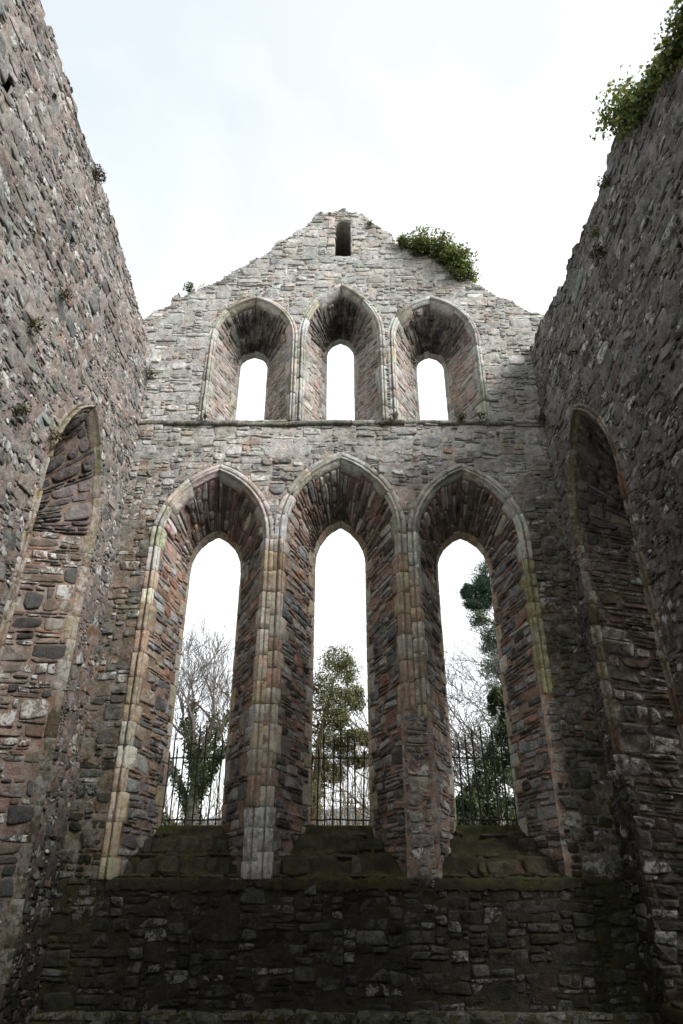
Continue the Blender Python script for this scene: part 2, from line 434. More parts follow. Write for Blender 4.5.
    for (a, b_, side, qd_) in blocks:
        n = max(3, int((b_-a)/.06)); g = .009
        qs = np.concatenate([[a+.001, a+g], np.linspace(a+g, b_-g, n)[1:-1], [b_-g, b_-.001]])
        sink = np.zeros(len(qs)); sink[0] = sink[-1] = .014
        jo = rng.normal(0, .0035); wear = rng.random() < .25
        rows = []
        for (pw, ph), O in zip(prof, outs):
            uv = w.ip(O, qs)
            h = ph*(rng.uniform(.45, .8) if wear else 1) - (sink if ph > 0 else 0) + jo + rng.normal(0, .0022, len(qs))
            rows.append(wmap(uv[:, 0], uv[:, 1], h))
        for d_, h_ in ((.012, .006), (qd_*.5, .008), (qd_-.006, .006), (qd_, -.02)):
            u, z, dd = w.at(qs, np.full(len(qs), d_), h_-sink*.6+rng.normal(0, .0018, len(qs)))
            rows.append(wmap(u, z, -dd))
        P = np.stack(rows, 0); m_, k_ = P.shape[:2]
        jj, ii = np.meshgrid(np.arange(m_-1), np.arange(k_-1), indexing='ij'); jj = jj.ravel(); ii = ii.ravel()
        q = np.stack([jj*k_+ii, jj*k_+ii+1, (jj+1)*k_+ii+1, (jj+1)*k_+ii], 1)
        if flip: q = q[:, ::-1]
        z = float(np.interp((a+b_)/2, w.S, w.F[:, 1])); 
        c = pick(pal_ash, 1, .1)[0]; m = np.array([rng.uniform(0, .45), .12 if rng.random() < .75 else .6, 0])
        if ashfn: c, m = ashfn(side, z, c, m)
        buf.add(P.reshape(-1, 3), q, None, c, m)
    buf.build('arch_moulding', STONE, win)
    # sill
    buf = Buf()
    if sill == 'glacis':
        pf = [(-.03, w.z0-.12), (-.035, w.z0-.01), (.0, w.z0+.02), (.12, w.z0+.045), (.20, w.z0+.10), (.24, w.z0+.22), (.30, w.z0+.27), (.42, w.z0+.31), (.50, w.z0+.37), (.54, w.z0+.47), (.60, w.z0+.53),
              (w.T-.14, w.z0+.58), (w.T-.07, w.lz0-.05), (w.T-.03, w.lz0-.005), (w.T+.25, w.lz0+.015), (w.T+.45, w.lz0-.02)]
        xs = np.linspace(0, 1, 40); rows = []
        for d, z in pf:
            t = min(max(d/w.T, 0), 1); a = w.cx-w.hw+(w.lcx-w.lhw-w.cx+w.hw)*t-.05; b_ = w.cx+w.hw+(w.lcx+w.lhw-w.cx-w.hw)*t+.05
            if d > w.T: a -= .1; b_ += .1
            u = a+(b_-a)*xs
            hz = .05*sn(u*2.2, d*7+w.cx*5, 2.0, 3)*(0 < d)+rng.normal(0, .012, 40); hd = .06*sn(u*2, z*3+w.cx, 1.6, 1)*(0 < d < w.T-.1)
            rows.append(wmap(u, np.full(40, z)+hz*(d < w.T-.05), -(np.full(40, d)+hd)))
        P = np.stack(rows); k_ = 40; m_ = len(pf)
        jj, ii = np.meshgrid(np.arange(m_-1), np.arange(k_-1), indexing='ij'); jj = jj.ravel(); ii = ii.ravel()
        q = np.stack([jj*k_+ii, jj*k_+ii+1, (jj+1)*k_+ii+1, (jj+1)*k_+ii], 1)
        if flip: q = q[:, ::-1]
        mk = np.zeros((m_, k_, 3)); mk[:, :, 1] = .22; mk[:, :, 2] = .1; mk[1:4, :, 1] = .65 if w.cx > -1 else .3; mk[-4:-2, :, 1] = .6
        buf.add(P.reshape(-1, 3), q, None, (.026, .022, .018), mk.reshape(-1, 3))
        def smap(u, v, h):                                          # stones laid on the stepped slope
            dd = np.array([p[0] for p in pf]); zz = np.array([p[1] for p in pf]); z = np.interp(v, dd, zz)
            return wmap(u, z+h*.6+.004, -v+h*.6)
        rr = []
        for d0, d1 in ((.0, .11), (.12, .28), (.29, .42), (.43, .58), (.60, w.T-.12)):
            t = (d0+d1)/2/w.T; a = w.cx-w.hw+(w.lcx-w.lhw-w.cx+w.hw)*t+.02; b_ = w.cx+w.hw+(w.lcx+w.lhw-w.cx-w.hw)*t-.02
            x = a
            while x < b_-.15:
                e = min(b_, x+rng.uniform(.12, .5)); rr.append((x, d0+rng.uniform(-.03, .03), e, d1+rng.uniform(-.03, .03))); x = e
        rr = np.array(rr); rr = rr[rng.random(len(rr)) < .8]
        stones(buf, rr, smap, lambda u, v, N: rng.uniform(.015, .06, N), lambda u, v, N: (pick([(.034, .028, .023), (.05, .043, .038), (.028, .025, .02), (.055, .042, .035)], N), np.tile([.02, .22, 0], (N, 1))), gap=.03, warp=0, flip=flip)
    else:
        xs = np.linspace(0, 1, 24); rows = []
        for d, z in ((-.02, w.z0-.02), (0, w.z0), (w.T*.5, (w.z0+w.lz0)/2), (w.T, w.lz0), (w.T+w.outer, w.lz0-.05)):
            t = min(max(d/w.T, 0), 1); a = w.cx-w.hw+(w.lcx-w.lhw-w.cx+w.hw)*t-.05; b_ = w.cx+w.hw+(w.lcx+w.lhw-w.cx-w.hw)*t+.05
            if d > w.T: a -= .12; b_ += .12
            rows.append(wmap(a+(b_-a)*xs, np.full(24, z)+rng.normal(0, .008, 24), np.full(24, -d)))
        P = np.stack(rows); k_ = 24; m_ = 5
        jj, ii = np.meshgrid(np.arange(m_-1), np.arange(k_-1), indexing='ij'); jj = jj.ravel(); ii = ii.ravel()
        buf.add(P.reshape(-1, 3), np.stack([jj*k_+ii, jj*k_+ii+1, (jj+1)*k_+ii+1, (jj+1)*k_+ii], 1), None, (.3, .28, .25), (.2, .5, 0))
    buf.build('sill', STONE, win)
    return win

# ------------------------------------------------------------------ walls
def wall_masonry(parent, wmap, flip, u0, u1, top, windows, extra_holes, sampler, colfn, mortarfn, protfn, depth, zbase=-.1, fine=None, gap=.018, warp=.018, rot=.05):
    zmax = max(top(u) for u in np.linspace(u0, u1, 200))+.3
    topv = np.vectorize(top)
    # stones
    def blocked(U, Z):
        o = Z > topv(U)
        for w in windows: o |= w.inside(U, Z)
        for (a, b, c, d) in extra_holes: o |= (U > a) & (U < b) & (Z > c) & (Z < d)
        return o
    buf = Buf()
    spans = fine or [(u0, u1, .04, .03, 1.0)]
    for (a, b, cw, ch, scl) in spans:
        r_ = pack(a, zbase, b-a, zmax-zbase, cw, ch, blocked, (lambda u, v, r, k=scl: tuple(q*k for q in sampler(u, v, r))), random, .75)
        r_ = r_[rng.random(len(r_)) > .035]
        stones(buf, r_, wmap, protfn, colfn, gap=gap*scl, flip=flip, warp=warp, rot=rot, nexp=(2.6, 9))
    # loose stones along the broken top
    x = u0
    rr = []
    while x < u1-.1:
        e = x+rng.uniform(.14, .4)
        d = .0
        while d < depth-.1:
            dd = d+rng.uniform(.15, .4); rr.append((x, d, min(e, u1), dd)); d = dd
        x = e
    rr = np.array(rr); rr = rr[rng.random(len(rr)) < .85]
    def tmap(u, v, h): return wmap(u, topv(u)+h, -v)
    stones(buf, rr, tmap, lambda u, v, N: np.abs(rng.normal(.04, .05, N))+.02, colfn_top(colfn, top), gap=.02, warp=0, tilt=.5, flip=flip)
    buf.build('stonework', STONE, parent)
    # mortar, core and back
    buf = Buf()
    us = np.arange(u0, u1+.01, .05); vs = np.arange(zbase, zmax, .05)
    uc, vc = np.meshgrid((us[:-1]+us[1:])/2, (vs[:-1]+vs[1:])/2)
    ok = vc < topv(uc)
    hole = np.zeros_like(ok); bh = np.zeros_like(ok)
    for w in windows: hole |= w.inside(uc, vc, ringed=.06); bh |= w.inside(uc, vc, light=True)
    for (a, b, c, d) in extra_holes: hole |= (uc > a) & (uc < b) & (vc > c) & (vc < d)
    grid(buf, us, vs, wmap, ok & ~hole, mortarfn, flip=flip)
    rim(buf, us, vs, wmap, ok & ~hole, hole, depth, (.25, .22, .2), flip=flip)
    us2 = np.arange(u0, u1+.01, .1); vs2 = np.arange(zbase, zmax, .1)
    uc, vc = np.meshgrid((us2[:-1]+us2[1:])/2, (vs2[:-1]+vs2[1:])/2)
    bh = np.zeros(uc.shape, bool)
    for w in windows: bh |= w.inside(uc, vc, light=True)
    grid(buf, us2, vs2, lambda u, v, h: wmap(u, v, -depth-h), (vc < topv(uc)-.03) & ~bh, mortarfn, amp=.03, flip=not flip)
    for (a, b, c, d) in extra_holes:                                 # pocket behind each small opening, its shade painted near-black
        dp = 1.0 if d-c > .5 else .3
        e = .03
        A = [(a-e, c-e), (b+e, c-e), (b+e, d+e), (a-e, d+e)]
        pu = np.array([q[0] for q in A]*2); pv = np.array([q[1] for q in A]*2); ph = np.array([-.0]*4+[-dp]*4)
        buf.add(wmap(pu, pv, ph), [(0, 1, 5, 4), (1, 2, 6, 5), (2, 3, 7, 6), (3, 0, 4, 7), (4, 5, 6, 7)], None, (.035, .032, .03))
    buf.build('mortar_core', STONE, parent)

def colfn_top(colfn, top):
    def f(u, v, N): return colfn(u, np.array([top(x)-.05 for x in u]), N)
    return f

def step_noise(seed, n=400, amp=.06):
    r = np.random.default_rng(seed); return r.normal(0, amp, n)

def lerp_pal(pa, pb, t, N, jit=.12):
    a = pick(pa, N, jit); b = pick(pb, N, jit)
    return np.where((rng.random(N) < t)[:, None], b, a)

HWID = 3.65; DE = 10.0
ebase = thing('gable_wall', (0, DE, 0), 'tall grey stone gable wall with two tiers of three lancet windows, facing the viewer', 'wall')
emap = lambda u, v, h: np.stack([u, DE-h, v], -1)
G = [(-4.7, 11.15), (-3.93, 11.7), (-3.47, 12.03), (-2.91, 12.46), (-2.42, 12.84), (-2.13, 13.05), (-1.63, 13.47), (-1.22, 13.91), (-.8, 14.36), (-.52, 14.72), (-.26, 14.84), (.06, 14.93), (.37, 14.84), (.54, 14.57),
     (.84, 14.34), (1.16, 13.99), (1.68, 13.58), (2.18, 13.18), (2.67, 12.72), (2.94, 12.38), (3.51, 12.02), (4.07, 11.66), (4.7, 11.2)]
gx = np.array([g[0] for g in G]); gz = np.array([g[1] for g in G]); gn = step_noise(3, 400, .05)
def gtop(u): return float(np.interp(u, gx, gz) + gn[int((u+5)/.17) % 400] - .04)

ZS = 1.76
low = [Win(-2.12, .85, ZS, 6.72, 7.96, -2.19, .44, 2.47, 6.50, 7.16, ring=.17),
       Win(-.02, .92, ZS, 6.88, 8.22, -.02, .44, 2.47, 6.62, 7.36, ring=.17, rr=3.85),
       Win(2.09, .84, ZS, 6.72, 7.98, 2.12, .45, 2.47, 6.50, 7.14, ring=.17, rl=3.85, rr=4.1)]
upp = [Win(-1.73, .75, 9.08, 11.08, 12.10, -1.81, .285, 9.2, 11.06, 11.37, ring=.13),
       Win(0.0, .72, 9.08, 11.15, 12.45, -.02, .285, 9.2, 11.38, 11.76, ring=.13),
       Win(1.80, .78, 9.08, 11.08, 12.10, 1.83, .285, 9.2, 11.04, 11.36, ring=.13)]
niche = (-.14, .22, 13.40, 14.50)

def e_samp(u, v, r):
    if v > 8.9: return (r.uniform(.08, .4) if r.random() < .8 else r.uniform(.4, .75)), r.choice([.04, .06, .08, .1, .14, .2, .26])*r.uniform(.8, 1.2)
    if v < ZS: return r.uniform(.14, .48), r.choice([.07, .1, .14, .18])*r.uniform(.8, 1.2)
    return (r.uniform(.08, .4) if r.random() < .85 else r.uniform(.4, .6)), r.choice([.05, .08, .11, .15, .2, .25])*r.uniform(.8, 1.25)
def e_col(u, v, N):
    t = np.clip((v-6.6)/2.4, 0, 1)
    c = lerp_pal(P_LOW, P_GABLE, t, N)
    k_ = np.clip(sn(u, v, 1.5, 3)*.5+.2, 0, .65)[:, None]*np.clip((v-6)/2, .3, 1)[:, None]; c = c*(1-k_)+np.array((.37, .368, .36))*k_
    d = (v < ZS-.02) | ((np.abs(u) > 2.95) & (v < 1.5+2.4*rng.random(N)**1.3))  # corner feet take the dado's dark stones, shade painted by colour
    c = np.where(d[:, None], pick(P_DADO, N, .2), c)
    m = np.zeros((N, 3))
    m[:, 0] = np.where(rng.random(N) < np.where((u < -2.5) & (v > 5) & (v < 10.5), .34, .13), rng.uniform(.6, 1, N), rng.uniform(0, .25, N))*np.where(d, .3, 1)
    edge = np.clip((np.abs(u)-2.95)/.25, 0, 1)*np.clip((8.6-v)/1.5, 0, 1)
    m[:, 1] = np.where(d, .12, .06)+edge*.3+np.clip(1-np.abs(v-8.75)/.25, 0, 1)*.3+np.where(u > 2.9, .12, 0)
    m[:, 2] = edge*.75*np.where(u > 0, 1, .6)  # algae in the corners, with corner shade painted on top
    return c, m
def e_mort(u, v, N):
    t = np.clip((v-6.6)/2.4, 0, 1)[:, None]
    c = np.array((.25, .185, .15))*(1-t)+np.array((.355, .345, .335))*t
    c = np.where((v < ZS)[:, None], np.array((.034, .028, .024)), c)*(1+rng.normal(0, .06, (N, 1)))  # dado mortar darkened with its stones, shade in the colour
    m = np.zeros((N, 3)); m[:, 0] = np.where(v < ZS, .0, .14); m[:, 1] = np.where(v < ZS, .15, .06)
    edge = np.clip((np.abs(u)-2.95)/.25, 0, 1)*np.clip((8.6-v)/1.5, 0, 1)
    m[:, 1] += edge*.35; m[:, 2] = edge*.7*np.where(u > 0, 1, .7)  # mortar gets the same painted corner shade
    return c, m
def e_prot(u, v, N): return np.abs(rng.normal(.010, .010, N))
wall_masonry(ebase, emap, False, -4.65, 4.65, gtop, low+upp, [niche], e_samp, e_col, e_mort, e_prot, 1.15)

def ash_low(k):
    def f(side, z, c, m):
        inner_left = (k == 0 and side == 1) or (k == 1 and side == 0)
        if inner_left and z < 2.75: return np.array((.46, .45, .44))*rng.uniform(.85, 1.1), np.array([.9, 0, 0])
        if (k == 1 and side == 1) or (k == 2 and side == 0): m[1] = max(m[1], .35)
        if k == 2 and side == 1 and 4 < z < 6.2: m[1] = .6; c = np.array((.46, .41, .24))*rng.uniform(.85, 1.1)
        if z > 6.3: c = pick(P_ASHU, 1, .07)[0]*1.18
        else: c = c*(1.12 if k == 0 and side == 0 else 1.05)
        return c, m
    return f
for k, w in enumerate(low):
    build_window(w, emap, ebase, False, P_JAMB, P_SOFFIT, P_ASH, (.27, .18, .145), ashfn=ash_low(k))
PJU = [(.36, .32, .30), (.32, .275, .255), (.38, .36, .345), (.28, .26, .255), (.34, .275, .25), (.26, .25, .25)]
PSU = [(.24, .22, .21), (.30, .265, .25), (.18, .17, .165), (.34, .30, .28)]
for k, w in enumerate(upp):
    build_window(w, emap, ebase, False, PJU, PSU, P_ASHU, (.36, .31, .285), upper=True, sill='flat', msk_j=(.2, .08, 0))

# string course below the upper tier
buf = Buf()
x = -HWID-.02
while x < HWID:
    e = min(HWID+.02, x+rng.uniform(.25, .7)); n = 10
    us = np.linspace(x+.003, e-.003, n); lift = rng.normal(0, .007)+.014*math.sin(x*1.1); po = rng.uniform(-.03, .012)
    pf = [(-.03, 8.955), (.035, 8.965), (.06, 8.985), (.068, 9.01), (.06, 9.045), (.03, 9.07), (-.04, 9.09)]
    P = np.stack([emap(us, np.full(n, z)+lift+rng.normal(0, .004, n), np.full(n, h)+(po if h > 0 else 0)+rng.normal(0, .006, n)) for h, z in pf])
    jj, ii = np.meshgrid(np.arange(len(pf)-1), np.arange(n-1), indexing='ij'); jj = jj.ravel(); ii = ii.ravel()
    buf.add(P.reshape(-1, 3), np.stack([jj*n+ii, jj*n+ii+1, (jj+1)*n+ii+1, (jj+1)*n+ii], 1), None, pick([(.15, .14, .13), (.2, .185, .17), (.11, .105, .10)], 1)[0], (.2, .35, .2))
    x = e
buf.build('string_course', STONE, ebase)
# plinth at the foot of the wall
buf = Buf()
rr = []; x = -HWID
while x < HWID:
    e = min(HWID, x+rng.uniform(.25, .7)); rr.append((x, -.02, e, .20)); x = e
rr = np.array(rr)
stones(buf, rr, lambda u, v, h: np.stack([u, DE-v, .36+h], -1), lambda u, v, N: rng.uniform(.01, .035, N), lambda u, v, N: (pick(P_DADO, N), np.tile([.2, .6, 0], (N, 1))), warp=0, gap=.02)
rr2 = np.array([(a, -.1, c, .37) for a, b, c, d in rr])
stones(buf, rr2, lambda u, v, h: np.stack([u, DE-.17-h, v], -1), lambda u, v, N: rng.uniform(.005, .03, N), lambda u, v, N: (pick(P_DADO, N)*.9, np.tile([.1, .3, 0], (N, 1))), warp=0, gap=.02)
buf.add([(-HWID, DE-.17, -.1), (HWID, DE-.17, -.1), (HWID, DE-.17, .36), (-HWID, DE-.17, .36), (-HWID, DE+.02, .36), (HWID, DE+.02, .36)], [(0, 1, 2, 3), (3, 2, 5, 4)], None, (.045, .04, .034), (0, .5, 0))
buf.build('plinth', STONE, ebase)

# dressed frame of the small slit at the gable's top
buf = Buf()
a, b, c, d = niche
fr = np.array([(a-.13, c-.02, a+.01, c+.28), (a-.16, c+.28, a+.01, c+.6), (a-.12, c+.6, a+.01, c+.86), (b-.01, c-.02, b+.13, c+.33), (b-.01, c+.33, b+.17, c+.63), (b-.01, c+.63, b+.12, c+.86), (a-.16, c+.86, a+.0, d+.1), (b-.0, c+.86, b+.15, d+.1), (a+.005, d-.005, b-.005, d+.11), (a-.12, c-.14, b+.12, c-.01)])
stones(buf, fr, emap, lambda u, v, N: rng.uniform(.006, .018, N), lambda u, v, N: (pick(P_GABLE, N), np.tile([.3, .1, 0], (N, 1))), gap=.016, K=20, nexp=(4, 9), rough=.7, tilt=.1, warp=0)
th = np.linspace(0, np.pi, 13); k = 13                               # rounded head filling the slit's corners
hu = (a+b)/2+(b-a)/2*np.cos(th); hz = d-.17+.17*np.sin(th)
tu = np.clip((a+b)/2+(b-a)*np.cos(th), a-.01, b+.01); tz = np.full(13, d+.02)
V = np.concatenate([emap(hu, hz, np.full(k, .012)), emap(tu, tz, np.full(k, .012)), emap(hu, hz, np.full(k, -.98))])
i = np.arange(k-1)
buf.add(V, np.concatenate([np.stack([i, i+1, i+1+k, i+k], 1), np.stack([i+1, i, i+2*k, i+1+2*k], 1)]), None, (.33, .315, .295), (.2, 0, 0))
buf.build('slit_frame', STONE, ebase)

# side walls -----------------------------------------------------------------
def s_samp(u, v, r):
    h = r.choice([.04, .05, .06, .08, .10, .13, .17, .24])*r.uniform(.8, 1.2); return h*r.choice([.9, 1.2, 1.5, 1.9, 2.6]), h
def side_col(pal, lichen, smear, low_shade, shade_top=1.75):
    def f(u, v, N):
        c = pick(pal, N, .22); d = v < .9+2.2*rng.random(N)**1.3+.7*sn(u, v, .9, 1)  # foot stones swapped for dark ones, painting the fade into shadow
        k_ = np.clip(sn(u, v, 1.7, 3)*.5+.15, 0, .6)[:, None]; c = c*(1-k_)+np.array(smear)*k_
        c = np.where(d[:, None], pick(P_DADO, N, .2), c)
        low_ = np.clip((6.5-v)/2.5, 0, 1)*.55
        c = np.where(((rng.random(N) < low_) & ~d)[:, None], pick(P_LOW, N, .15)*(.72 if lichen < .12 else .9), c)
        m = np.zeros((N, 3)); m[:, 0] = np.where(rng.random(N) < lichen, rng.uniform(.6, 1, N), rng.uniform(0, .2, N))*np.where(d, .3, 1); m[:, 1] = .12; m[:, 2] = low_shade*np.clip(.55+.6*sn(u, v, 1.1, 2), 0, 1)*np.clip((7-v)/2, 0, 1)  # lower wall darkened in patches, shade put into the colour
        return c, m
    return f
def side_mort(cu, cl, low_shade):
    def f(u, v, N):
        t = np.clip((v-4)/3, 0, 1)[:, None]; c = np.array(cl)*(1-t)+np.array(cu)*t
        c = c+(np.array((.034, .028, .024))-c)*np.clip((2.7+.7*sn(u, v, .9, 1)-v)/1.4, 0, 1)[:, None]*(1+rng.normal(0, .06, (N, 1)))  # mortar darkened toward the foot, shade painted as on the stones
        m = np.zeros((N, 3)); m[:, 0] = .12*np.clip((v-1.6)/1.2, 0, 1); m[:, 1] = .12; m[:, 2] = low_shade*np.clip(.55+.6*sn(u, v, 1.1, 2), 0, 1)*np.clip((7-v)/2, 0, 1)
        return c, m
    return f
def s_prot(u, v, N): return np.abs(rng.normal(.005, .009, N))

ln = step_noise(5, 400, .035); rn = step_noise(6, 400, .045)
def ltop(y): return float(np.interp(y, [-16, 3.9, 6.5, 7.5, 8.2, 9.1, 10, 10.3], [11.0, 11.03, 10.97, 11.0, 10.9, 10.74, 10.66, 10.6]) + ln[int((y+16)/.19)])
def rtop(y): return float(np.interp(y, [-16, 3.0, 3.9, 4.6, 5.5, 6.4, 7.8, 8.9, 9.5, 10.3], [10.5, 9.2, 9.4, 9.9, 10.33, 10.28, 10.38, 10.62, 10.72, 10.7]) + rn[int((y+16)/.19)])
YB = -15.0  # walls run on unseen behind the camera, added to cut the low sky
lbase = thing('side_wall', (-HWID, 5, 0), 'ruined rubble side wall on the left, lichen spotted, with one tall pointed recess', 'wall')
lmap = lambda u, v, h: np.stack([-HWID+h, u, v], -1)
lw = [Win(7.98, .88, .5, 6.1, 7.78, 7.95, .3, 1.2, 5.9, 6.6, ring=.13)]
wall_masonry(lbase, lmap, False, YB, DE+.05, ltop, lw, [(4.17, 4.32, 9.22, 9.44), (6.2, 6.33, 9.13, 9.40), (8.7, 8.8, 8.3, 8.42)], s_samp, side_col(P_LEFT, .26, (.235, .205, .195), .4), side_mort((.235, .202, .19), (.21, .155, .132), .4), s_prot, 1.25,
             fine=[(YB, 2.4, .1, .08, 2.2), (2.4, DE, .035, .024, 1.0)], warp=.05, rot=.22, gap=.014)
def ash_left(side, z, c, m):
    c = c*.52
    if z < 3.6: m[1] = .35; m[2] = .5; c = c*.55  # ring stones darkened toward the foot, shade painted in
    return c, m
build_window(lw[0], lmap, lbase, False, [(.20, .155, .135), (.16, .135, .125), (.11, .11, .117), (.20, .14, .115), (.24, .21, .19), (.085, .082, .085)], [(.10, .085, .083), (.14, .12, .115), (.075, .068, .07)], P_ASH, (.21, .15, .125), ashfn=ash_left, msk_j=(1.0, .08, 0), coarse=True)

rbase = thing('side_wall', (HWID, 5, 0), 'dark ruined side wall on the right with a tall pointed recess and ivy on its broken top', 'wall')
rmap_ = lambda u, v, h: np.stack([HWID-h, u, v], -1)
rw = [Win(8.49, .91, .5, 6.4, 8.12, 8.45, .3, 1.2, 5.9, 6.6, ring=.13, rl=.5, rr=2.9)]
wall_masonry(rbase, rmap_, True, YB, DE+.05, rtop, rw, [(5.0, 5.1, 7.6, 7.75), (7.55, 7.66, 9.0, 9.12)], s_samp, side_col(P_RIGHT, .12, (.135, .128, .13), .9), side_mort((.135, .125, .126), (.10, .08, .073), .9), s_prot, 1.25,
             fine=[(YB, 2.4, .1, .08, 2.2), (2.4, DE, .035, .024, 1.0)], warp=.05, rot=.22, gap=.014)
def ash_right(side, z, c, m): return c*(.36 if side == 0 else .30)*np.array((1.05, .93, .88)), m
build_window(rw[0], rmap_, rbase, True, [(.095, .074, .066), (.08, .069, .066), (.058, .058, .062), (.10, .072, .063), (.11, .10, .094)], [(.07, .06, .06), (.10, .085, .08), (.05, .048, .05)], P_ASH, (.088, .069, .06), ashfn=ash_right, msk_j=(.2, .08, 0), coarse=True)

# ------------------------------------------------------------------ ground and far land
def ground_z(x, y):
    t = np.clip(y-11.5, 0, None)
    return np.where(y < 11.5, 0, .17*t*np.exp(-t/90)+.0*x) + np.where(y > 12, .12*np.sin(x*.3+y*.2), 0)
ys = np.concatenate([np.linspace(-60, 11, 40), np.linspace(11.6, 60, 60), np.linspace(63, 420, 50)]); xs = np.concatenate([np.linspace(-300, -16, 30), np.linspace(-15, 15, 60), np.linspace(16, 300, 30)])
X, Y = np.meshgrid(xs, ys); b_ = Buf(); nx = len(xs)
jj, ii = np.meshgrid(np.arange(len(ys)-1), np.arange(nx-1), indexing='ij'); jj = jj.ravel(); ii = ii.ravel()
b_.add(np.stack([X, Y, ground_z(X, Y)+rng.normal(0, .01, X.shape)], -1), np.stack([jj*nx+ii, jj*nx+ii+1, (jj+1)*nx+ii+1, (jj+1)*nx+ii], 1))
g = b_.build('ground', GRASS); g['kind'] = 'structure'
b_ = Buf(); xs = np.linspace(-260, 260, 420); ys = np.linspace(150, 330, 60); X, Y = np.meshgrid(xs, ys)
Z = 29*np.exp(-((Y-250)/55)**2)*(.8+.2*np.sin(X*.017+1))+rng.normal(0, .55, X.shape)-2
nx = len(xs); jj, ii = np.meshgrid(np.arange(59), np.arange(nx-1), indexing='ij'); jj = jj.ravel(); ii = ii.ravel()
b_.add(np.stack([X, Y, Z], -1), np.stack([jj*nx+ii, jj*nx+ii+1, (jj+1)*nx+ii+1, (jj+1)*nx+ii], 1))
h_ = b_.build('hill', WOODS); h_['kind'] = 'structure'

# ------------------------------------------------------------------ iron railings
def tube(buf, pts, rad, K=6, col=(.02, .02, .02)):
    pts = np.asarray(pts, float); n = len(pts); rad = np.broadcast_to(rad, (n,))
    tg = np.gradient(pts, axis=0); tg /= np.linalg.norm(tg, axis=1)[:, None]+1e-9
    ref = np.array([.31, .87, .22]); a = np.cross(tg, ref); a /= np.linalg.norm(a, axis=1)[:, None]+1e-9; b = np.cross(tg, a)
    th = np.linspace(0, 2*np.pi, K, endpoint=False)
    P = pts[:, None]+rad[:, None, None]*(a[:, None]*np.cos(th)[None, :, None]+b[:, None]*np.sin(th)[None, :, None])
    i = np.arange(K); j = (i+1) % K
    q = np.concatenate([np.stack([r*K+i, r*K+j, (r+1)*K+j, (r+1)*K+i], 1) for r in range(n-1)])
    buf.add(P, q, None, col)

def railing(w, nb, label, heights):
    y = DE+w.T+.10; z0 = w.lz0+.01
    t = thing('iron_railing', (w.lcx, y, z0), label, 'railing', 'iron railings in the lower windows')
    a, e = w.lcx-w.lhw-.07, w.lcx+w.lhw+.07
    for zz in (.07, .94):
        b_ = Buf(); xs = np.linspace(a-.05, e+.05, 9)
        tube(b_, np.stack([xs, np.full(9, y+.014), z0+zz+rng.normal(0, .003, 9)], 1), .0115, 4); b_.build('rail', IRON, t, smooth=False)
    for i in range(nb):
        x = a+(e-a)*(i+.5)/nb; h = heights[i % len(heights)]; lean = rng.normal(0, .016)
        zs = np.array([0, .3, .7, .94, h-.12, h-.1, h-.06, h]); rd = np.array([.0125, .0125, .0125, .0125, .0125, .018, .014, .002])
        b_ = Buf(); tube(b_, np.stack([x+lean*zs, np.full(8, y), z0+zs], 1), rd, 6); b_.build('bar', IRON, t)
    for zz, s_ in ((.30, -1), (.80, -1), (.30, 1), (.80, 1)):         # wall ties at the ends
        b_ = Buf(); x = a if s_ < 0 else e
        tube(b_, [(x+.05*-s_, y, z0+zz), (x+.04*s_, y-.06, z0+zz), (x+.10*s_, y-.16, z0+zz)], .016, 5); b_.build('wall_tie', IRON, t)
railing(low[0], 9, 'black iron railing across the left lower lancet, in front of the ivy clad bare tree', [1.05, 1.12, 1.2, 1.32, 1.42, 1.44, 1.36, 1.24, 1.12])
railing(low[1], 9, 'black iron railing across the middle lower lancet, in front of brown shrub stems', [1.02, 1.1, 1.3, 1.28, 1.4, 1.36, 1.22, 1.1, 1.05])
railing(low[2], 8, 'black iron railing across the right lower lancet, in front of dark evergreens', [1.08, 1.22, 1.3, 1.38, 1.42, 1.36, 1.24, 1.1])

# ------------------------------------------------------------------ vegetation
def leaves(buf, cen, size, pal, nrm=None, aspect=.75, jit=.22, fold=True):
    """small folded leaf faces at points cen"""
    N = len(cen); n = rng.normal(size=(N, 3)) if nrm is None else nrm+rng.normal(0, .6, (N, 3))
    n /= np.linalg.norm(n, axis=1)[:, None]
    r = rng.normal(size=(N, 3)); a = np.cross(n, r); a /= np.linalg.norm(a, axis=1)[:, None]; b = np.cross(n, a)
    s = size*rng.uniform(.6, 1.35, (N, 1))
    p0 = cen-a*s*.5; p2 = cen+a*s*.5; p1 = cen+b*s*.5*aspect+n*s*.12-a*s*.08; p3 = cen-b*s*.5*aspect+n*s*.12-a*s*.08
    V = np.stack([p0, p1, p2, p3], 1).reshape(-1, 3)
    k = np.arange(N)[:, None]*4
    c = pick(pal, N, jit)
    buf.add(V, None, np.concatenate([k+[0, 1, 2], k+[0, 2, 3]]), np.clip(np.repeat(c, 4, 0), .005, .5))

def blob_points(N, c, r, shell=.5):
    d = rng.normal(size=(N, 3)); d /= np.linalg.norm(d, axis=1)[:, None]
    rad = (shell+(1-shell)*rng.random((N, 1)))**.6
    return np.asarray(c)+d*rad*np.asarray(r), d

def clumpy(buf, blobs, per, size, pal, aspect=.75, sub=.42, mul=2.2):
    for c, r in blobs:
        r = np.asarray(r, float)
        k = max(8, int(16*np.prod(r)**(1/3)/.4))
        pc, dd = blob_points(k, c, r*.8, .45)
        for p in pc:
            q, d = blob_points(max(14, int(per*mul/k)), p, r*sub*rng.uniform(.6, 1.3), .2)
            leaves(buf, q, size, pal, d*.6, aspect)

